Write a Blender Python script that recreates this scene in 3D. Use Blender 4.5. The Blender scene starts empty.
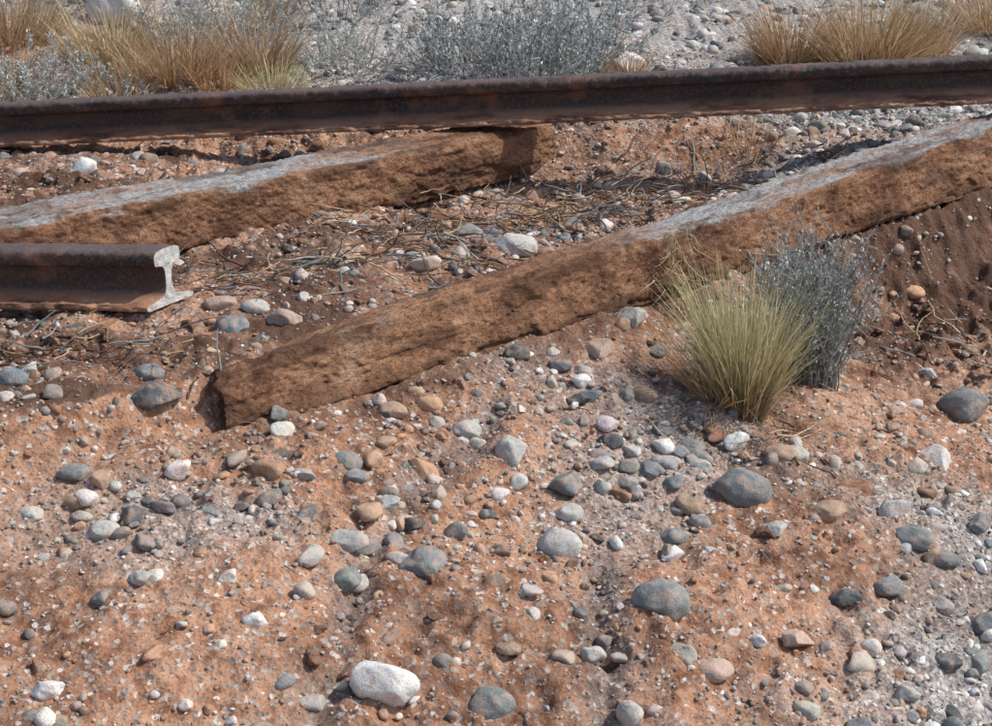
import bpy, math, numpy as np
from mathutils import Vector, Matrix
rng=np.random.default_rng(7)
C=bpy.context.collection
LAT=np.random.default_rng(11).random((8,256,256))
def vn(x,y,k=0):
    xi=np.floor(x).astype(int); yi=np.floor(y).astype(int)
    fx=x-xi; fy=y-yi
    fx=fx*fx*fx*(fx*(fx*6-15)+10); fy=fy*fy*fy*(fy*(fy*6-15)+10)
    L=LAT[k%8]
    a=L[xi&255,yi&255];b=L[(xi+1)&255,yi&255];c=L[xi&255,(yi+1)&255];d=L[(xi+1)&255,(yi+1)&255]
    return ((a*(1-fx)+b*fx)*(1-fy)+(c*(1-fx)+d*fx)*fy)*2-1
def fbm(x,y,o=4,k=0):
    s=0;a=1.;f=1.;n=0
    for i in range(o):
        s=s+a*vn(x*f+17.3*i,y*f+5.1*i,k+i);n+=a;a*=.5;f*=2.03
    return s/n*1.5
def ss(a,b,x):
    t=np.clip((x-a)/(b-a),0,1);return t*t*(3-2*t)
AX,AY=-.51,2.82; DX,DY=.772,.635; NX,NY=.635,-.772
def seg(x,y,x0,y0,x1,y1):
    dx,dy=x1-x0,y1-y0;L=dx*dx+dy*dy
    t=np.clip(((x-x0)*dx+(y-y0)*dy)/L,0,1)
    return np.hypot(x-x0-t*dx,y-y0-t*dy)
def shade_streak(x,y):  # distance to shade streaks, cut as shallow grooves and painted into the ground
    wx=x+.035*fbm(x*5,y*5,2,1);wy=y+.03*fbm(x*6,y*6,2,5)
    d=np.minimum(seg(wx,wy,.01,3.02,-.10,2.78),np.minimum(seg(wx,wy,-.10,2.78,-.19,2.55),seg(wx,wy,-.19,2.55,-.30,2.1)))
    return np.minimum(d,seg(wx,wy,.2,2.62,.18,2.2)+.012)
def raily(x): return 4.89+(x+1.47)*(4.53-4.89)/2.85
def H(x,y,detail=True):
    x=np.asarray(x,float);y=np.asarray(y,float)
    s=(x-AX)*NX+(y-AY)*NY; a=(x-AX)*DX+(y-AY)*DY
    za=-.14+.05*np.clip(a,0,2.6)/2.41
    front=za+.018-.045*ss(.9,1.5,a)-.29*np.clip(s,0,1.6)-.15*np.exp(-((a-2.0)/.6)**2)*ss(-.03,.18,s)*(1-ss(.5,1.1,s))
    back=-.035-.075*ss(.7,1.5,a)-.07*ss(.35,.7,-s)
    back=back-.02*np.exp(-((s+.2)/.1)**2)*ss(.6,1.2,a)
    k=ss(-.11,-.03,s); z=front*k+back*(1-k)
    nr=np.exp(-(((y-3.2)/.2)**2))*(1-ss(-.75,-.45,x))
    z=z*(1-nr)+(-.045)*nr
    r=y-raily(x)
    far=-.03+.02*np.clip(r,0,200)**.9-.07*(1-ss(-1.3,-.6,x))*(1-ss(.1,.5,r))
    m=ss(-.05,.3,r); z=z*(1-m)+far*m
    z=z+.09*np.exp(-((r+.02)/.12)**2)*ss(.6,1.1,x)
    z=z-.030*np.exp(-(shade_streak(x,y)/.035)**2)
    z=z+.07*np.exp(-((x+.46)/.12)**2-((y-4.66)/.1)**2)
    n=.020*fbm(x*2.1,y*2.1,2,0)+.013*fbm(x*7,y*7,2,2)
    fade=1/(1+np.maximum(0,np.hypot(x,y-3)-4)*.05)
    z=z+n*fade
    cl=.3+.7*ss(-.2,.4,fbm(x*2.6+9,y*2.6,2,4))
    bank=np.exp(-((s-.2)/.3)**2)*ss(1.2,1.7,a)+np.exp(-((x+.8)/.35)**2-((y-3.0)/.12)**2)+.8*np.exp(-((x-.1)/.5)**2-((y-4.05)/.35)**2)+ss(-.5,-.8,x)*np.exp(-((y-4.4)/.3)**2)
    if detail:
        z=z+(cl*.013+.022*np.clip(bank,0,1))*(.6-np.abs(fbm(x*15,y*15,2,6)))
        z=z+.010*fbm(x*24,y*24,3,4)*(cl+1.1*np.clip(bank,0,1))+.004*fbm(x*75,y*75,2,1)
    return z
def M(x,y):
    r=y-raily(x)
    m=np.maximum(ss(.1,.4,r)*1.1*ss(-1.6,-.3,x+.35*(r-.6)),.4*ss(.1,.4,r))+.3*ss(1,2,r)
    m=np.maximum(m,.9*np.exp(-((r+.05)/.2)**2)*ss(.2,.6,x))
    m=np.maximum(m,1.1*ss(.42,.85,x-.15*(y-2.3))*(1-ss(2.8,3.2,y)))
    m=np.maximum(m,.85*np.exp(-(((x-.28)/.22)**2+((y-2.98)/.3)**2)))
    m=np.maximum(m,.7*np.exp(-(shade_streak(x,y)/.05)**2))  # greys the ground along the painted shade streaks
    m=np.maximum(m,.55*np.exp(-(((x+.55)/.25)**2+((y-2.6)/.12)**2)))
    m=np.maximum(m,.45*np.exp(-(((x-.1)/.5)**2+((y-3.95)/.25)**2)))
    return np.clip(m+.42*fbm(x*4,y*4,4,3)-.15,0,1)

def np_mesh(name,V,F,mat,col=None,smooth=True):
    V=np.ascontiguousarray(V,dtype=np.float32);F=np.ascontiguousarray(F,dtype=np.int32)
    me=bpy.data.meshes.new(name);n=F.shape[1]
    me.vertices.add(len(V));me.vertices.foreach_set('co',V.ravel())
    me.loops.add(F.size);me.loops.foreach_set('vertex_index',F.ravel())
    me.polygons.add(len(F));me.polygons.foreach_set('loop_start',np.arange(0,F.size,n,dtype=np.int32))
    me.update(calc_edges=True);me.validate()
    me.polygons.foreach_set('use_smooth',np.full(len(me.polygons),smooth))
    if col is not None:
        ca=me.color_attributes.new('Col','FLOAT_COLOR','POINT')
        c4=np.ones((len(V),4),np.float32);c4[:,:col.shape[1]]=col
        ca.data.foreach_set('color',c4.ravel())
    me.materials.append(mat)
    o=bpy.data.objects.new(name,me);C.objects.link(o);return o
class NT:
    def __init__(s,name):
        s.m=bpy.data.materials.new(name);s.m.use_nodes=True;s.t=s.m.node_tree
        s.b=s.t.nodes['Principled BSDF'];s.b.inputs['Roughness'].default_value=.9
        s.b.inputs['Specular IOR Level'].default_value=.2
    def n(s,ty,**k):
        nd=s.t.nodes.new(ty)
        for a,v in k.items():
            if a in nd.inputs: nd.inputs[a].default_value=v
            else: setattr(nd,a,v)
        return nd
    def l(s,a,b): s.t.links.new(a,b)
    def noise(s,vec,scale,detail=5,rough=.6):
        nd=s.n('ShaderNodeTexNoise');nd.inputs['Scale'].default_value=scale;nd.inputs['Detail'].default_value=detail;nd.inputs['Roughness'].default_value=rough
        if vec is not None:s.l(vec,nd.inputs['Vector'])
        return nd.outputs['Fac']
    def ramp(s,fac,stops):
        r=s.n('ShaderNodeValToRGB');e=r.color_ramp.elements
        while len(e)<len(stops): e.new(.5)
        for q,(p,c) in zip(e,stops):
            q.position=p;q.color=(c,c,c,1) if not isinstance(c,tuple) else (*c,1)
        s.l(fac,r.inputs[0]);return r.outputs[0]
    def mix(s,f,a,b,mode='MIX'):
        m=s.n('ShaderNodeMix');m.data_type='RGBA';m.blend_type=mode
        for i,v in ((0,f),(6,a),(7,b)):
            if hasattr(v,'is_output'): s.l(v,m.inputs[i])
            elif i==0:m.inputs[0].default_value=v
            else: m.inputs[i].default_value=(*v,1)
        return m.outputs[2]
    def bump(s,h,dist,strength=1,prev=None):
        b=s.n('ShaderNodeBump');b.inputs['Distance'].default_value=dist;b.inputs['Strength'].default_value=strength
        s.l(h,b.inputs['Height'])
        if prev is not None:s.l(prev,b.inputs['Normal'])
        return b.outputs[0]
    def fin(s,col,nor=None):
        s.l(col,s.b.inputs['Base Color'])
        if nor is not None:s.l(nor,s.b.inputs['Normal'])
        return s.m
t=NT('red_dirt');pos=t.n('ShaderNodeNewGeometry').outputs['Position']
att=t.n('ShaderNodeAttribute',attribute_name='Col')
n1=t.noise(pos,3.5,7,.7);n2=t.noise(pos,28,5);n3=t.noise(pos,160,4,.7)
dirt=t.ramp(n1,[(.32,(.20,.095,.054)),(.45,(.35,.175,.102)),(.55,(.44,.235,.142)),(.7,(.53,.34,.235))])
dirt=t.mix(t.ramp(n2,[(.44,0.),(.68,.65)]),dirt,(.54,.335,.225))
dirt=t.mix(t.ramp(n2,[(.34,.8),(.48,0.)]),dirt,(.16,.078,.047))
gr=t.ramp(n3,[(.3,(.16,.157,.15)),(.5,(.35,.345,.33)),(.7,(.60,.595,.57))])
vo=t.n('ShaderNodeTexVoronoi');vo.inputs['Scale'].default_value=130;t.l(pos,vo.inputs['Vector'])
vcol=t.n('ShaderNodeSeparateColor');t.l(vo.outputs['Color'],vcol.inputs[0])
spk=t.ramp(vcol.outputs[0],[(.0,(.10,.09,.085)),(.4,(.30,.265,.24)),(.75,(.50,.45,.40)),(1.,(.78,.75,.70))])
gr=t.mix(.5,gr,spk)
sepc=t.n('ShaderNodeSeparateColor');t.l(att.outputs['Color'],sepc.inputs[0])
c=t.mix(sepc.outputs[0],dirt,gr)
c=t.mix(t.ramp(vcol.outputs[1],[(.76,0.),(.80,.75)]),c,spk)
c=t.mix(t.ramp(n3,[(.33,.65),(.5,0.)]),c,(.11,.06,.04))
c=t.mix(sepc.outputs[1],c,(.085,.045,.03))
nb=t.bump(n2,.012,.6);nb=t.bump(n3,.004,.9,nb);nb=t.bump(vo.outputs['Distance'],.003,.5,nb)
G_MAT=t.fin(c,nb)
t=NT('stone');geo=t.n('ShaderNodeNewGeometry');pos=geo.outputs['Position'];att=t.n('ShaderNodeAttribute',attribute_name='Col')
n1=t.noise(pos,45,5);n2=t.noise(pos,350,4,.7)
c=t.mix(1,att.outputs['Color'],t.ramp(n1,[(.3,.68),(.7,1.25)]),'MULTIPLY')
c=t.mix(1,c,t.ramp(n2,[(.3,.65),(.5,1.),(.7,1.3)]),'MULTIPLY')
c=t.mix(t.ramp(n1,[(.5,0.),(.66,.65)]),c,(.44,.28,.19))
S_MAT=t.fin(c,t.bump(n2,.002,.7,t.bump(n1,.008,.6)))
t.b.inputs['Roughness'].default_value=.8
t=NT('plant_fibre');att=t.n('ShaderNodeAttribute',attribute_name='Col')
pos=t.n('ShaderNodeNewGeometry').outputs['Position']
c=t.mix(1,att.outputs['Color'],t.ramp(t.noise(pos,60,3),[(.3,.7),(.7,1.25)]),'MULTIPLY')
t.l(c,t.b.inputs['Base Color']);t.b.inputs['Roughness'].default_value=.7
tr=t.n('ShaderNodeBsdfTranslucent');t.l(c,tr.inputs['Color']);mx=t.n('ShaderNodeMixShader');mx.inputs[0].default_value=.3
t.l(t.b.outputs[0],mx.inputs[1]);t.l(tr.outputs[0],mx.inputs[2]);t.l(mx.outputs[0],t.t.nodes['Material Output'].inputs[0])
P_MAT=t.m
t=NT('weathered_sleeper_wood');tc=t.n('ShaderNodeTexCoord').outputs['Object'];att=t.n('ShaderNodeAttribute',attribute_name='Col')
mp=t.n('ShaderNodeMapping');mp.inputs['Scale'].default_value=(1,2.8,2.8);t.l(tc,mp.inputs[0]);g=mp.outputs[0]
n1=t.noise(tc,5.5,8,.75);n2=t.noise(g,14,7,.78);n3=t.noise(g,60,5,.72);n4=t.noise(tc,150,4,.75)
c=t.ramp(n2,[(.28,(.24,.11,.06)),(.42,(.38,.19,.105)),(.55,(.49,.265,.15)),(.72,(.58,.37,.235))])
c=t.mix(t.ramp(n1,[(.40,.9),(.50,0.)]),c,(.19,.09,.055))
c=t.mix(t.ramp(n1,[(.56,0.),(.66,.6)]),c,(.60,.43,.31))
c=t.mix(t.ramp(n3,[(.36,.8),(.45,0.)]),c,(.12,.06,.042))
c=t.mix(t.ramp(n4,[(.35,.7),(.47,0.)]),c,(.14,.07,.045))
c=t.mix(t.ramp(n4,[(.57,0.),(.70,.55)]),c,(.66,.50,.38))
sepc=t.n('ShaderNodeSeparateColor');t.l(att.outputs['Color'],sepc.inputs[0])
grey=t.ramp(n3,[(.3,(.20,.19,.18)),(.5,(.48,.47,.46)),(.7,(.70,.695,.68))])
c=t.mix(sepc.outputs[0],c,grey)
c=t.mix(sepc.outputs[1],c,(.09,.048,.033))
W_MAT=t.fin(c,t.bump(n4,.005,1,t.bump(n3,.008,.9,t.bump(n2,.016,.8))))
def rust(name,dark):
    t=NT(name);tc=t.n('ShaderNodeTexCoord').outputs['Object']
    mp=t.n('ShaderNodeMapping');mp.inputs['Scale'].default_value=(.35,1,1);t.l(tc,mp.inputs[0]);g=mp.outputs[0]
    n1=t.noise(g,14,6,.7);n2=t.noise(tc,120,5,.7);n3=t.noise(tc,6,5,.7)
    c=t.ramp(n1,[(.3,(.015,.011,.011)),(.5,(.038,.026,.025)),(.68,(.10,.052,.038))])
    c=t.mix(t.ramp(n2,[(.5,0.),(.66,.7)]),c,(.19,.09,.055))
    c=t.mix(t.ramp(n3,[(.54,0.),(.63,.6)]),c,(.22,.095,.052))
    sx=t.n('ShaderNodeSeparateXYZ');t.l(tc,sx.inputs[0])
    ma=t.n('ShaderNodeMath',operation='MULTIPLY_ADD');t.l(n1,ma.inputs[0]);ma.inputs[1].default_value=.06;t.l(sx.outputs[2],ma.inputs[2])
    low=t.ramp(ma.outputs[0],[(.048,1.),(.070,0.)])
    fo=t.ramp(n1,[(.38,(.12,.055,.035)),(.5,(.34,.165,.095)),(.62,(.52,.30,.18))])
    c=t.mix(low,c,fo)
    top=t.ramp(sx.outputs[2],[(.116,0.),(.122,.5)])
    c=t.mix(top,c,(.15,.115,.105))
    if dark=='end': c=t.ramp(t.noise(tc,70,5,.7),[(.33,(.26,.19,.16)),(.44,(.46,.45,.43)),(.62,(.66,.66,.65))])
    t.b.inputs['Roughness'].default_value=.62;t.b.inputs['Specular IOR Level'].default_value=.5
    return t.fin(c,t.bump(n2,.003,.9,t.bump(n1,.005,.7)))
R_MAT=rust('rusted_steel','');RE_MAT=rust('bare_steel_end','end')

def axis(a,b,step,lo,hi):
    core=np.arange(a,b,step);L=[];q=a;st=step
    while q>lo: st*=1.16;q-=st;L.append(q)
    R=[];q=core[-1];st=step
    while q<hi: st*=1.16;q+=st;R.append(q)
    return np.concatenate([L[::-1],core,R])
xs=axis(-1.5,1.75,.006,-250,250);ys=axis(2.0,5.3,.0064,-60,600)
X,Y=np.meshgrid(xs,ys);Z=H(X,Y)
V=np.stack([X,Y,Z],-1).reshape(-1,3)
ny,nx=X.shape;I=np.arange(ny*nx).reshape(ny,nx)
F=np.stack([I[:-1,:-1],I[:-1,1:],I[1:,1:],I[1:,:-1]],-1).reshape(-1,4)
mk=M(X,Y)
s_=(X-AX)*NX+(Y-AY)*NY;a_=(X-AX)*DX+(Y-AY)*DY
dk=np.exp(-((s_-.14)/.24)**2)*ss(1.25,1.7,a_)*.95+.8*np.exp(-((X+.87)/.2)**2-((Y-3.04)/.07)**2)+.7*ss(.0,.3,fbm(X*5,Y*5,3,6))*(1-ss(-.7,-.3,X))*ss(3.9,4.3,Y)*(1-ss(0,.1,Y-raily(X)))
dk=dk+.5*np.exp(-((s_-.03)/.045)**2)*(a_>-.1)+.35*ss(.1,.5,fbm(X*2.2+3,Y*2.2,4,5))*(Y<3.6)+.75*ss(-.2,.3,fbm(X*5+3,Y*5,3,1))*(s_<-.1)*(Y<4.7)  # first term paints the thin shadow under the long sleeper's front edge
dk=dk+.5*np.exp(-(shade_streak(X,Y)/.04)**2)  # shade streaks darkened into the ground colour
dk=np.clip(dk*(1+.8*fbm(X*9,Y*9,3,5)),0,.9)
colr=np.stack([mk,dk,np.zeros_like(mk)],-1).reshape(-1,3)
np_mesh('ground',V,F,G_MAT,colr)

import bmesh
def ico(sub):
    bm=bmesh.new();bmesh.ops.create_icosphere(bm,subdivisions=sub,radius=1)
    V=np.array([v.co[:] for v in bm.verts]);F=np.array([[v.index for v in f.verts] for f in bm.faces]);bm.free();return V,F
ICO={s:ico(s) for s in (1,2,3,4)}
def variant(sub,planes,depth,r,noise=.06):
    V,F=ICO[sub];V=V.copy()
    for i in range(planes):
        n=r.normal(size=3);n/=np.linalg.norm(n);d=1-depth*r.uniform(.4,1)
        q=np.maximum(0,V@n-d);V=V-q[:,None]*n*.93
    off=r.uniform(0,50,3)
    f=fbm(V[:,0]*1.3+off[0]+V[:,2],V[:,1]*1.3+off[1]-V[:,2]*.7,3,2)
    return V*(1+noise*f)[:,None]
def stones(name,pos,scale,rotz,tilt,cols,sub,planes,depth,nv=10,seed=1,noise=.06,smooth=True,mat=None):
    r=np.random.default_rng(seed);K=len(pos);var=r.integers(0,nv,K);Vs=[];Fs=[];Cs=[];o=0
    for k in range(nv):
        ii=np.where(var==k)[0]
        if not len(ii):continue
        b=variant(sub,planes,depth,r,noise);F=ICO[sub][1]
        v=b[None]*scale[ii][:,None,:]
        ct,st=np.cos(tilt[ii])[:,None],np.sin(tilt[ii])[:,None]
        y=v[...,1]*ct-v[...,2]*st;z=v[...,1]*st+v[...,2]*ct;x=v[...,0]
        cz,sz=np.cos(rotz[ii])[:,None],np.sin(rotz[ii])[:,None]
        v=np.stack([x*cz-y*sz,x*sz+y*cz,z],-1)+pos[ii][:,None,:]
        Vs.append(v.reshape(-1,3));n=len(b)
        Fs.append((F[None]+(o+np.arange(len(ii))*n)[:,None,None]).reshape(-1,3));o+=n*len(ii)
        Cs.append(np.repeat(cols[ii],n,0))
    return np_mesh(name,np.concatenate(Vs),np.concatenate(Fs),mat or S_MAT,np.concatenate(Cs),smooth)
PAL=dict(g=(.23,.24,.235),d=(.12,.128,.13),p=(.48,.47,.44),t=(.40,.29,.21),o=(.46,.28,.18),k=(.46,.34,.28),w=(.70,.69,.66),r=(.26,.14,.09),b=(.18,.21,.23))
hero=[(.476,2.884,.113,'g',0),(-.187,2.228,.118,'w',2),(.286,2.502,.096,'g',0),(.645,2.841,.073,'t',0),(.713,2.94,.079,'r',0),(.298,2.913,.063,'g',0),(-.277,2.791,.058,'g',0),(-.206,2.981,.06,'t',0),(-.132,3.017,.055,'o',0),(.044,3.231,.055,'d',0),(.224,3.3,.097,'k',1),(.293,3.424,.089,'p',1),(.047,3.69,.1,'p',0),(-.067,3.795,.082,'g',0),(.027,2.898,.085,'p',1),(1.076,3.485,.115,'g',0),(.918,3.117,.094,'w',2),
(.796,2.8,.078,'g',0),(.85,2.77,.06,'g',0),(.775,2.87,.075,'p',1),(.525,2.76,.058,'p',1),(.449,2.46,.05,'w',1),(-.01,2.25,.08,'g',0),(-.125,2.54,.082,'g',0),(.116,2.66,.08,'p',0),(.132,2.83,.09,'g',1),(-.66,2.9,.062,'g',0),(-.9,2.82,.06,'b',0),(-.537,3.14,.068,'b',0),(-.435,3.17,.072,'k',0),(-.50,3.22,.058,'p',0),(-.57,3.26,.078,'k',1),(-.63,2.83,.10,'d',1),(-1.17,4.55,.11,'w',2),(-.5,4.6,.095,'p',2),(-.40,4.63,.055,'g',0),(-.67,2.51,.055,'p',0),(-.88,2.88,.055,'p',1),(-.94,3.02,.045,'d',0),(-1.48,6.4,.22,'w',2),(.394,3.03,.056,'g',0),(.36,2.37,.066,'k',0),(.36,2.99,.048,'g',0),(.405,2.96,.044,'p',0),(.57,3.,.062,'t',0),(.134,3.23,.05,'b',0),(-.06,2.97,.058,'p',0),(.2,2.9,.058,'p',1),(.138,2.75,.058,'p',0),(-.2,2.7,.06,'p',1),(-.355,2.72,.068,'p',1),(-.142,2.83,.078,'o',1),(-.58,2.37,.05,'p',1),(-.387,2.31,.042,'w',0),(-.68,2.13,.06,'w',1),(.156,2.38,.05,'p',1),(-.26,2.57,.068,'p',0),(.517,2.48,.073,'k',1),(.42,2.25,.05,'g',1),(-.44,2.4,.04,'w',1),(.02,4.1,.08,'p',0),(-.22,4.,.075,'r',0),(.9,2.62,.065,'g',0),(.72,2.66,.055,'g',0),(.8,2.5,.065,'d',1),(.6,2.3,.055,'g',0),(.7,2.4,.05,'p',1),(.34,4.5,.09,'g',1),(.35,3.34,.065,'g',1),(.17,3.12,.06,'d',1),(.44,5.5,.16,'w',1),(-.47,3.08,.05,'g',1),(.23,2.99,.05,'d',0),(.64,2.62,.06,'d',0),(.95,2.9,.07,'g',1),(1.02,3.62,.06,'p',1),(-.35,3.75,.055,'p',0),(.2,3.98,.065,'g',0),(-.1,3.98,.055,'d',1),(-.42,2.9,.055,'g',1),(-.36,2.98,.05,'d',0),(.06,2.5,.045,'p',1),(.02,2.36,.04,'t',0),(.33,2.72,.05,'g',0),(.4,2.68,.045,'p',1),(-.5,2.58,.05,'g',1),(-.75,2.65,.055,'g',0)]
r=np.random.default_rng(5)
for i,(x,y,d,c,ang) in enumerate(hero):
    rr=d/2*1.08;sc=np.array([[rr,rr*r.uniform(.68,.9),rr*r.uniform(.5,.72)]])
    z=float(H(x,y,False))+sc[0,2]*r.uniform(.0,.35)
    if ang==2: sc[0,2]=rr*.78;z=float(H(x,y,False))+sc[0,2]*.35
    col=np.array([PAL[c]])*r.uniform(.88,1.12)
    stones('cobblestone' if not ang else 'angular_rock',np.array([[x,y,z]]),sc,np.array([r.uniform(-.5,.5)]),np.array([r.uniform(-.25,.25)]),col,4,16 if ang else 6,(.5 if ang==2 else .55) if ang else .3,1,seed=100+i,noise=.14 if ang else .10)
keys=list(PAL)
def scatter(n,ymin,ymax,seed,smin,smax,power,densfn,sink=(-.35,.55)):
    r=np.random.default_rng(seed);y=ymin+(ymax-ymin)*r.random(n*3);x=r.uniform(-1,1,n*3)*(.33*y+.25)
    keep=r.random(n*3)<densfn(x,y)*(.33*y+.25)/(.33*ymax+.25);x=x[keep][:n];y=y[keep][:n]
    K=len(x);s=smin*(smax/smin)**(r.random(K)**power)
    m=M(x,y)
    pg=np.array([.30,.11,.28,.03,.01,.02,.15,.02,.10]);pd=np.array([.24,.06,.27,.09,.06,.06,.15,.03,.07])
    u=r.random(K);cg=np.cumsum(pg/pg.sum());cd=np.cumsum(pd/pd.sum())
    ig=np.searchsorted(cg,u);idd=np.searchsorted(cd,u);idx=np.where(r.random(K)<m,ig,idd).clip(0,8)
    cols=np.array([PAL[k] for k in keys])[idx]*r.uniform(.75,1.25,K)[:,None]*(1+r.normal(0,.03,(K,3)))
    dust=(r.random(K)*.5*(1-m))[:,None];cols=cols*(1-dust)+np.array([.46,.285,.185])*dust
    sc=s[:,None]*np.stack([r.uniform(.85,1.3,K),r.uniform(.6,1,K),r.uniform(.45,.85,K)],-1)
    z=H(x,y,s.mean()<.006)+sc[:,2]*r.uniform(*sink,K)
    return np.stack([x,y,z],-1),sc,r.uniform(0,6.28,K),r.uniform(-.5,.5,K),np.clip(cols,.03,.8)
clump=lambda x,y:ss(-.25,.35,fbm(x*3,y*3,3,5))
d1=lambda x,y:np.clip(.12+.9*M(x,y)+.4*clump(x,y),0,1)
stones('pebbles',*scatter(1700,1.95,5.2,21,.011,.030,1.5,d1),3,8,.42,22,31,.12)
stones('pebbles',*scatter(9000,1.95,5.6,22,.0048,.013,1.4,lambda x,y:np.clip(.22+.6*M(x,y)+.45*clump(x,y),0,1)),2,7,.45,24,32,.12)
stones('gravel',*scatter(42000,1.95,5.8,23,.0018,.0052,1.4,lambda x,y:np.clip(.33+.4*M(x,y)+.4*clump(x,y),0,1)),1,0,.4,20,33,.15)
stones('background_gravel',*scatter(9000,4.8,9.,24,.006,.034,1.8,lambda x,y:M(x,y)),2,7,.45,16,34)
def clods(boxes,seed):
    r=np.random.default_rng(seed);P=[];S=[]
    for (cx,cy,sx,sy,k) in boxes:
        x=cx+r.normal(0,sx,k);y=cy+r.normal(0,sy,k);s=.004*(5.5)**(r.random(k)**1.7)
        sc=s[:,None]*np.stack([r.uniform(.8,1.5,k),r.uniform(.7,1.1,k),r.uniform(.4,.8,k)],-1)
        P.append(np.stack([x,y,H(x,y)+sc[:,2]*r.uniform(-.3,.3,k)],-1));S.append(sc)
    P=np.concatenate(P);S=np.concatenate(S);K=len(P)
    col=np.stack([r.random(K)*.15,r.random(K)**1.2*.75,np.zeros(K)],-1)
    stones('soil_clods',P,S,r.uniform(0,6.28,K),r.uniform(-.6,.6,K),col,3,12,.55,14,seed+1,.4,mat=G_MAT)
clods([(1.05,3.78,.2,.12,340),(-.85,3.02,.16,.07,200),(0,4.05,.3,.18,360),(.35,4.4,.25,.12,180),(-1.0,4.4,.25,.15,240),(-.2,3.62,.25,.14,140),(0,2.9,.6,.5,260),(-.45,4.62,.1,.05,50)],44)

def sleeper(name,p0,p1,ext0,ext1,w,th0,th1,roll0,roll1,shear0,seed,topw):
    p0=np.array(p0);p1=np.array(p1);d=(p1-p0);L0=np.linalg.norm(d);d/=L0
    p0=p0-d*ext0;L=L0+ext0+ext1
    up=np.array([0,0,1.]);up-=d*(up@d);up/=np.linalg.norm(up);bk=np.cross(up,d)
    n=560;m=140;rad=.013
    u=np.linspace(0,1,n)
    per=np.linspace(0,4,m,endpoint=False)
    cy=np.where(per<1,0,np.where(per<2,per-1,np.where(per<3,1,4-per)))
    cz=np.where(per<1,per,np.where(per<2,1,np.where(per<3,3-per,0)))
    Vv=[];Cc=[]
    for i,t_ in enumerate(u):
        th=th0+(th1-th0)*t_;ro=roll0+(roll1-roll0)*min(1,t_*1.6)
        y=cy*w;z=cz*th
        qy=np.clip(y,rad,w-rad);qz=np.clip(z,rad,th-rad);vy=y-qy;vz=z-qz
        ln=np.maximum(np.hypot(vy,vz),1e-6);f=np.where((abs(vy)>0)&(abs(vz)>0),rad/ln,1)
        f=np.minimum(f,1);y=qy+vy*f;z=qz+vz*f
        ny=(y-w/2)/w;nz=(z-th/2)/th;nl=np.hypot(ny,nz);ny/=nl;nz/=nl
        x=t_*L
        pp=per*1.0;ax=np.full(m,x)
        dsp=.004*fbm(ax*2.5+seed,np.sin(pp*1.57)*1.2+seed,2,1)+.0048*fbm(ax*9+seed,pp*2.6+seed,3,2)+.0032*fbm(ax*30,pp*7+seed,3,3)+.0022*fbm(ax*90,pp*20+seed,2,4)
        crk=1-ss(.0,.045,np.abs(fbm(ax*1.8+seed*2,pp*5+seed,2,6)));crk=crk*ss(-.1,.3,fbm(ax*3,pp*2+seed,2,0));dsp=dsp-.0045*crk
        ch=fbm(ax*8+seed,pp*2.6,3,7);dsp=dsp-.005*ss(.5,.75,ch)
        edge=np.exp(-((pp-1)/.10)**2)+np.exp(-((pp-.0)/.12)**2);dsp=dsp-.012*edge*ss(.0,.4,fbm(ax*12+seed,pp*0+3,3,5))
        warp=.004*math.sin(x*2.1+seed);y=y+ny*dsp+warp;z=z+nz*dsp+.004*math.sin(x*3.3+seed*2)
        c_,s_=math.cos(ro),math.sin(ro);y,z=y*c_+z*s_,z*c_-y*s_
        xx=ax+shear0*(y/w)*(1-t_)+ (.012*fbm(y*40+seed,z*40,2,3) if i in(0,n-1) else 0)
        Vv.append(np.stack([xx,y,z],-1))
        top=ss(.93,1.08,per+.16*fbm(ax*12,pp*4+seed,2,0))*(1-ss(1.95,2.05,per))*topw(x/L)*(.85+.7*fbm(ax*7,pp*6,3,7))
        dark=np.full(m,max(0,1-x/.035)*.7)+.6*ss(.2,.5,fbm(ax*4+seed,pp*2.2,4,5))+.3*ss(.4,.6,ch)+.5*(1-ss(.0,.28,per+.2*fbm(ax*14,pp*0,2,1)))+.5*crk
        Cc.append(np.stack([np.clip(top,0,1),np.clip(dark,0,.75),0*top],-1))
    V=np.concatenate(Vv);Cl=np.concatenate(Cc)
    I=np.arange(n*m).reshape(n,m);J=np.roll(I,-1,1)
    F=[np.stack([I[:-1],J[:-1],J[1:],I[1:]],-1).reshape(-1,4)]
    base=n*m
    for end in (0,n-1):
        ring=V[end*m:(end+1)*m];cen=ring.mean(0);prev=I[end];sg=1 if end==0 else -1
        for k,q in enumerate((.93,.8,.6,.4,.2,.02)):
            rg=cen+(ring-cen)*q
            rg[:,0]+=sg*(-.004+.010*fbm(rg[:,1]*30+seed,rg[:,2]*70,3,k%3))
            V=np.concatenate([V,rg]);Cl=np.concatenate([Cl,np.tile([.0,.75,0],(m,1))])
            cur=base+np.arange(m);base+=m
            a,b=prev,cur
            F.append(np.stack([a,b,np.roll(b,-1),np.roll(a,-1)],-1) if end==0 else np.stack([a,np.roll(a,-1),np.roll(b,-1),b],-1));prev=cur
    F=np.concatenate(F)[:,::-1]
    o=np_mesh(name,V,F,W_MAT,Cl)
    mw=Matrix.Identity(4)
    for i in range(3): mw[i][0]=d[i];mw[i][1]=bk[i];mw[i][2]=up[i];mw[i][3]=p0[i]
    o.matrix_world=mw;return o
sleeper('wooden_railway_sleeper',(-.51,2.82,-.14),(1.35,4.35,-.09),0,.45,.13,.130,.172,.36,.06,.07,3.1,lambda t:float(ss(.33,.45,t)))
sleeper('wooden_railway_sleeper',(-.513,4.15,-.13),(.1,4.71,-.15),1.5,.1,.17,.145,.14,.1,.0,.0,8.7,lambda t:float(1-ss(.6,.85,t)))

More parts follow.
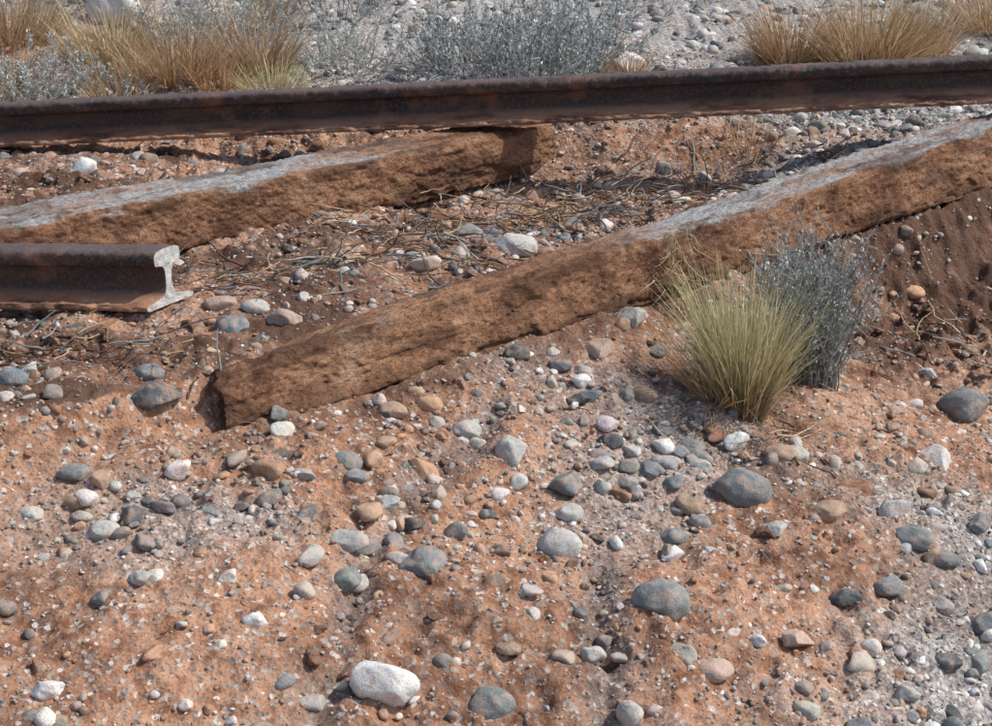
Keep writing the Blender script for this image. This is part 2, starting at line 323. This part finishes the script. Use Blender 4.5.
def rail(name,p0,p1,shear=0,seed=1):
    p0=np.array(p0,float);p1=np.array(p1,float);d=p1-p0;L=np.linalg.norm(d);d/=L
    up=np.array([0,0,1.]);up-=d*(up@d);up/=np.linalg.norm(up);bk=np.cross(up,d)
    half=[(.055,0),(.058,.003),(.058,.009),(.055,.011),(.03,.017),(.016,.022),(.010,.030),(.0075,.042),(.0072,.06),(.0085,.078),(.013,.086),(.029,.090),(.0315,.093),(.032,.110),(.030,.117),(.022,.1215),(.010,.123)]
    prof=[(-a,b) for a,b in half]+[(a,b) for a,b in half[::-1]]
    pr=[]
    for i in range(len(prof)):
        a=prof[i];b=prof[(i+1)%len(prof)];k=max(1,int(math.hypot(a[0]-b[0],a[1]-b[1])/.006))
        for j in range(k): pr.append((a[0]+(b[0]-a[0])*j/k,a[1]+(b[1]-a[1])*j/k))
    pr=np.array(pr);m=len(pr);n=int(L/.007)
    xs=np.linspace(0,L,n);V=[]
    for i,x in enumerate(xs):
        ns=.0026*fbm(np.full(m,x*30+seed),np.arange(m)*.35,3,2)+.0020*fbm(np.full(m,x*110),np.arange(m)*.8+seed,2,4)
        fd=1-ss(L-.03,L,x)
        edge=fd*(abs(pr[:,0])>.05)*.011*abs(fbm(np.full(m,x*14+seed),np.sign(pr[:,0])*3,4,1));ns=ns*(.3+.7*fd)
        y=pr[:,0]*(1+ns/.03)-np.sign(pr[:,0])*abs(edge);z=pr[:,1]+ns*.6+.003*math.sin(x*1.1+seed)
        xx=x+shear*pr[:,0]*(x/L)
        V.append(np.stack([np.full(m,1.)*xx,y,z],-1))
    V=np.concatenate(V);I=np.arange(n*m).reshape(n,m);J=np.roll(I,-1,1)
    F=np.stack([I[:-1],I[1:],J[1:],J[:-1]],-1).reshape(-1,4)
    me=bpy.data.meshes.new(name)
    faces=[tuple(map(int,f)) for f in F]+[tuple(int(q) for q in I[0]),tuple(int(q) for q in I[-1][::-1])]
    me.from_pydata([tuple(v) for v in V],[],faces);me.update()
    bm=bmesh.new();bm.from_mesh(me);bmesh.ops.recalc_face_normals(bm,faces=bm.faces)
    bm.to_mesh(me);bm.free()
    me.materials.append(R_MAT);me.materials.append(RE_MAT)
    for p in me.polygons: p.use_smooth=len(p.vertices)==4
    me.polygons[len(me.polygons)-1].material_index=1
    o=bpy.data.objects.new(name,me);C.objects.link(o)
    mw=Matrix.Identity(4)
    for i in range(3): mw[i][0]=d[i];mw[i][1]=bk[i];mw[i][2]=up[i];mw[i][3]=p0[i]
    o.matrix_world=mw;return o
rail('railway_rail',(-2.2,4.98,-.155),(2.6,4.38,.215),0,1.3)
rail('railway_rail',(-3.4,3.42,-.045),(-.68,3.25,-.025),.58,4.2)

def blades(base,az,lean,curve,length,width,c0,c1,segs=7,rs=None):
    K=len(az);t=np.linspace(0,1,segs+1);ds=length/segs
    x=np.zeros(K);z=np.zeros(K);pts=[np.stack([x,z],-1)]
    for i in range(segs):
        th=lean+curve*(t[i]+.5/segs);x=x+np.sin(th)*ds;z=z+np.cos(th)*ds;pts.append(np.stack([x,z],-1))
    pts=np.stack(pts,1)
    ca,sa=np.cos(az)[:,None],np.sin(az)[:,None]
    P=np.stack([base[:,0:1]+pts[...,0]*ca,base[:,1:2]+pts[...,0]*sa,base[:,2:3]+pts[...,1]],-1)
    wa=rs.uniform(0,6.28,K);wd=np.stack([np.cos(wa),np.sin(wa),0*wa],-1)[:,None,:]
    w=(width[:,None]*(1-t**1.5*.92)[None])[...,None]*.5
    A=P-wd*w;B=P+wd*w
    V=np.stack([A,B],2).reshape(K,-1,3);nv=V.shape[1]
    i=np.arange(segs)*2;f=np.stack([i,i+1,i+3,i+2],-1)
    F=(f[None]+(np.arange(K)*nv)[:,None,None]).reshape(-1,4)
    tt=np.repeat(t,2)[None,:,None];col=c0[:,None,:]*(1-tt)+c1[:,None,:]*tt
    return V.reshape(-1,3),F,col.reshape(-1,3)
def tuft(name,x,y,K,Lm,spread,r0,cols0,cols1,seed,width=.0016,lmin=.5,cj=.22):
    r=np.random.default_rng(seed);a=r.uniform(0,6.28,K);rad=r0*np.sqrt(r.random(K))
    nc=26;ca=r.uniform(0,6.28,nc);cl_=r.uniform(.75,1.12,nc);ci=r.integers(0,nc,K)
    a=np.where(r.random(K)<.6,ca[ci]+r.normal(0,.12,K),a)
    bx=x+rad*np.cos(a);by=y+rad*np.sin(a);bz=H(bx,by,False)-.008
    az=a+r.normal(0,.45,K);lean=np.abs(r.normal(0,1,K))*spread*.5+rad/r0*spread*.55
    curve=r.normal(.15,cj,K)+lean*.4
    L=Lm*r.uniform(lmin,1.05,K)*cl_[ci]*(1-.25*np.clip(lean,0,1.2)/1.2)
    i0=r.integers(0,len(cols0),K);i1=r.integers(0,len(cols1),K);br=(r.uniform(.6,1.3,K)*r.uniform(.75,1.2,nc)[ci])[:,None]
    V,F,Cc=blades(np.stack([bx,by,bz],-1),az,lean,curve,L,np.full(K,width)*r.uniform(.6,1.4,K),np.array(cols0)[i0]*br,np.array(cols1)[i1]*br,7,r)
    return np_mesh(name,V,F,P_MAT,Cc,False)
STRAW=[(.58,.44,.27),(.50,.36,.21),(.70,.56,.38),(.34,.20,.11)];GRN=[(.56,.58,.27),(.66,.66,.36),(.42,.46,.19),(.76,.73,.46)]
ORG=[(.56,.34,.18),(.64,.42,.24),(.40,.21,.10)]
GREY=[(.34,.35,.33),(.24,.26,.26),(.46,.46,.43),(.16,.18,.18)]
tuft('green_bunchgrass_tuft',.52,3.19,1350,.37,.36,.045,STRAW+ORG,GRN+[(.76,.68,.44)],51,.0025,.45,.28)
tuft('dry_grass_tuft',.46,3.19,280,.27,.85,.045,ORG,STRAW,52,.0020)
for i,(x,y,K,L,r0,c1) in enumerate([(1.28,5.62,1600,.34,.14,ORG+STRAW+GRN[:1]),(1.02,5.7,900,.28,.10,STRAW+ORG),(1.5,5.75,400,.3,.08,STRAW+ORG),(.44,5.42,350,.14,.05,ORG),(-1.05,5.35,800,.26,.12,STRAW+ORG),(-1.3,5.6,1000,.30,.14,STRAW+GRN[:2]),(-.8,5.5,700,.26,.10,STRAW+ORG+GREY),(-1.6,5.3,500,.2,.12,STRAW+GREY),(-1.75,5.9,900,.34,.16,STRAW),(-.95,6.1,800,.32,.15,STRAW+GREY),(1.13,4.36,260,.09,.04,GRN),(.75,4.78,250,.10,.08,ORG),(1.9,6.2,1000,.35,.18,STRAW),(-.72,5.25,400,.13,.1,GRN),(.62,4.6,220,.08,.09,ORG),(-1.18,5.2,400,.2,.1,ORG+STRAW),(-.9,5.3,350,.2,.08,ORG),(.1,4.15,140,.08,.09,ORG),(.22,4.25,140,.08,.09,ORG)]):
    tuft('dry_grass_tuft',x,y,K,L,.7,r0,STRAW+ORG,c1,60+i,.0034 if y>5 else .0022)
def tubes(paths,rad,cols):
    Vs=[];Fs=[];Cs=[];o=0
    for P,r0,c in zip(paths,rad,cols):
        k=len(P);d=np.gradient(P,axis=0);d/=np.maximum(np.linalg.norm(d,axis=1,keepdims=True),1e-9)
        a=np.cross(d,[.3,.5,.81]);a/=np.maximum(np.linalg.norm(a,axis=1,keepdims=True),1e-9);b=np.cross(d,a)
        rr=(r0*np.linspace(1,.35,k))[:,None]
        R=[P+rr*(a*math.cos(q)+b*math.sin(q)) for q in (0,1.571,3.142,4.712)]
        Vs.append(np.stack(R,1).reshape(-1,3))
        I=o+np.arange(k*4).reshape(k,4);J=np.roll(I,-1,1)
        Fs.append(np.stack([I[:-1],J[:-1],J[1:],I[1:]],-1).reshape(-1,4));Cs.append(np.tile(c,(k*4,1)));o+=k*4
    return np.concatenate(Vs),np.concatenate(Fs),np.concatenate(Cs)
def walk(p,d,L,k,jit,r,grav=0):
    P=[np.array(p,float)];d=np.array(d,float);d/=np.linalg.norm(d)
    for i in range(k):
        d=d+r.normal(0,jit,3);d[2]+=grav;d/=np.linalg.norm(d);P.append(P[-1]+d*L/k)
    return np.array(P)
def shrub(name,x,y,r0,h,stems,spread,cols,seed,leaf=.006,nleaf=26):
    r=np.random.default_rng(seed);paths=[];rad=[];cl=[];LP=[]
    for i in range(stems):
        a=r.uniform(0,6.28);q=r0*math.sqrt(r.random())
        bx,by=x+q*math.cos(a),y+q*math.sin(a);bz=float(H(bx,by,False))-.01
        ln=abs(r.normal(0,.6))*spread+q/r0*spread*.5
        d=(math.cos(a)*math.sin(ln),math.sin(a)*math.sin(ln),math.cos(ln))
        P=walk((bx,by,bz),d,h*r.uniform(.55,1.05),9,.10,r,.02);paths.append(P);rad.append(.0018);cl.append(np.array(cols[r.integers(len(cols))])*.85)
        for j in range(5):
            k=r.integers(2,9);dd=P[k]-P[k-1];dd/=np.linalg.norm(dd);Q=walk(P[k],dd+r.normal(0,.45,3),h*r.uniform(.12,.32),5,.12,r,.05)
            paths.append(Q);rad.append(.0011);cl.append(np.array(cols[r.integers(len(cols))])*.9);LP.append((Q,nleaf//2))
        LP.append((P[2:],nleaf))
    V,F,Cc=tubes(paths,rad,cl)
    pts=[];dr=[]
    for Q,k in LP:
        u=r.uniform(0,len(Q)-1.01,k);i=u.astype(int);f=(u-i)[:,None];pts.append(Q[i]*(1-f)+Q[i+1]*f);dr.append(Q[i+1]-Q[i])
    p=np.concatenate(pts);d=np.concatenate(dr);d/=np.linalg.norm(d,axis=1,keepdims=True)
    d=d+r.normal(0,.55,d.shape);d/=np.linalg.norm(d,axis=1,keepdims=True)
    w=np.cross(d,r.normal(size=d.shape));w/=np.linalg.norm(w,axis=1,keepdims=True)
    l=leaf*r.uniform(.6,1.5,len(p))[:,None]
    LV=np.stack([p,p+d*l*.5+w*l*.16,p+d*l,p+d*l*.5-w*l*.16],1).reshape(-1,3)
    LF=np.arange(len(p)*4).reshape(-1,4)+len(V)
    lc=np.array(cols)[r.integers(0,len(cols),len(p))]*r.uniform(.75,1.3,len(p))[:,None]
    return np_mesh(name,np.concatenate([V,LV]),np.concatenate([F,LF]),P_MAT,np.concatenate([Cc,np.repeat(lc,4,0)]),False)
SG=[(.46,.48,.46),(.38,.40,.39),(.62,.63,.60),(.20,.22,.21)]
SY=[(.56,.56,.51),(.43,.44,.40),(.70,.69,.64)]
shrub('grey_shrub',.71,3.40,.055,.36,110,.16,SG,71,.009)
for i,(x,y,r0,h,n,c) in enumerate([(.12,5.3,.14,.30,95,SG),(-.12,5.5,.12,.26,60,SG),(.3,5.6,.12,.28,60,SG),(-1.5,5.25,.15,.18,80,SY),(-.5,5.6,.12,.2,40,SY),(-1.0,5.75,.18,.28,70,SY),(-1.25,5.15,.12,.12,50,SY),(-.6,6.4,.2,.35,50,SG),(.7,6.9,.2,.3,40,SG),(-1.8,6.6,.25,.4,50,SG)]):
    shrub('grey_shrub',x,y,r0,h,n,.75,c,80+i,.012)
r=np.random.default_rng(90);paths=[];rad=[];cl=[]
TW=STRAW+GREY+[(.25,.15,.10),(.18,.10,.07),(.14,.09,.06),(.10,.06,.04)]
def litter(cx,cy,sx,sy,n,Lm,rr,zup=.02,base=None):
    for i in range(n):
        x,y=cx+r.normal(0,sx),cy+r.normal(0,sy);a=r.uniform(0,6.28);L=Lm*r.uniform(.3,1.2)
        P=walk((x,y,0),(math.cos(a),math.sin(a),r.normal(0,.35)),L,8,.2,r);h=H(P[:,0],P[:,1],False)
        P[:,2]=np.maximum(h+.004,h+P[:,2]*.6+r.uniform(0,zup));paths.append(P);rad.append(rr*r.uniform(.5,1.9));cl.append(TW[r.integers(len(TW))])
litter(-.38,3.62,.16,.14,130,.15,.0018,.04);litter(.05,4.15,.18,.15,150,.13,.0019,.06);litter(.3,4.35,.2,.15,140,.14,.0019,.06)
litter(.2,3.98,.15,.1,90,.11,.0018,.05);litter(-.3,4.1,.15,.12,60,.12,.0017,.03);litter(0,3.,.6,.5,90,.06,.0009,.005);litter(.55,3.1,.12,.1,60,.12,.0013)
litter(-.6,3.42,.1,.08,40,.1,.0016);litter(.5,4.6,.25,.08,120,.14,.0018,.03);litter(.1,5.0,1.2,.12,200,.12,.0014,.03);litter(.0,3.62,.15,.08,70,.1,.0015,.04)
litter(-.8,3.02,.12,.06,60,.12,.0018,.03);litter(1.05,3.75,.15,.12,60,.14,.0018,.04)
for i in range(46):
    a=1.18+r.normal(0,.03);q=np.array([AX+DX*a,AY+DY*a,-.115+.17*r.random()])+np.array([NX,NY,0])*.016
    paths.append(walk(q,(r.normal(0,.4)+.3,r.normal(0,.3)-.3,r.normal(-.6,.7)),.09*r.uniform(.4,1.2),6,.2,r));rad.append(.0017);cl.append(STRAW[r.integers(3)])
V,F,Cc=tubes(paths,rad,cl);np_mesh('dry_twigs',V,F,P_MAT,Cc)

cd=bpy.data.cameras.new('camera');cd.sensor_width=36;cd.lens=36*1650/992;cd.clip_end=2000;cd.clip_start=.05
co=bpy.data.objects.new('camera',cd);C.objects.link(co);co.location=(0,0,1.15);co.rotation_euler=(math.radians(90-21.9),0,0)
bpy.context.scene.camera=co
el,az=math.radians(50),math.radians(4)
sd=Vector((math.cos(el)*math.cos(az),math.cos(el)*math.sin(az),math.sin(el)))
sl=bpy.data.lights.new('sun','SUN');sl.energy=3.7;sl.angle=math.radians(.5);sl.color=(1,.96,.89)
so=bpy.data.objects.new('sun',sl);C.objects.link(so);so.rotation_euler=sd.to_track_quat('Z','Y').to_euler()
w=bpy.data.worlds.new('World');bpy.context.scene.world=w;w.use_nodes=True;nt=w.node_tree
sk=nt.nodes.new('ShaderNodeTexSky');sk.sky_type='NISHITA';sk.sun_disc=False;sk.sun_elevation=el;sk.sun_rotation=math.pi/2-az;sk.dust_density=2.0
nt.links.new(sk.outputs[0],nt.nodes['Background'].inputs[0]);nt.nodes['Background'].inputs[1].default_value=.15
bpy.context.scene.view_settings.view_transform='Standard';bpy.context.scene.view_settings.look='None';bpy.context.scene.view_settings.exposure=0
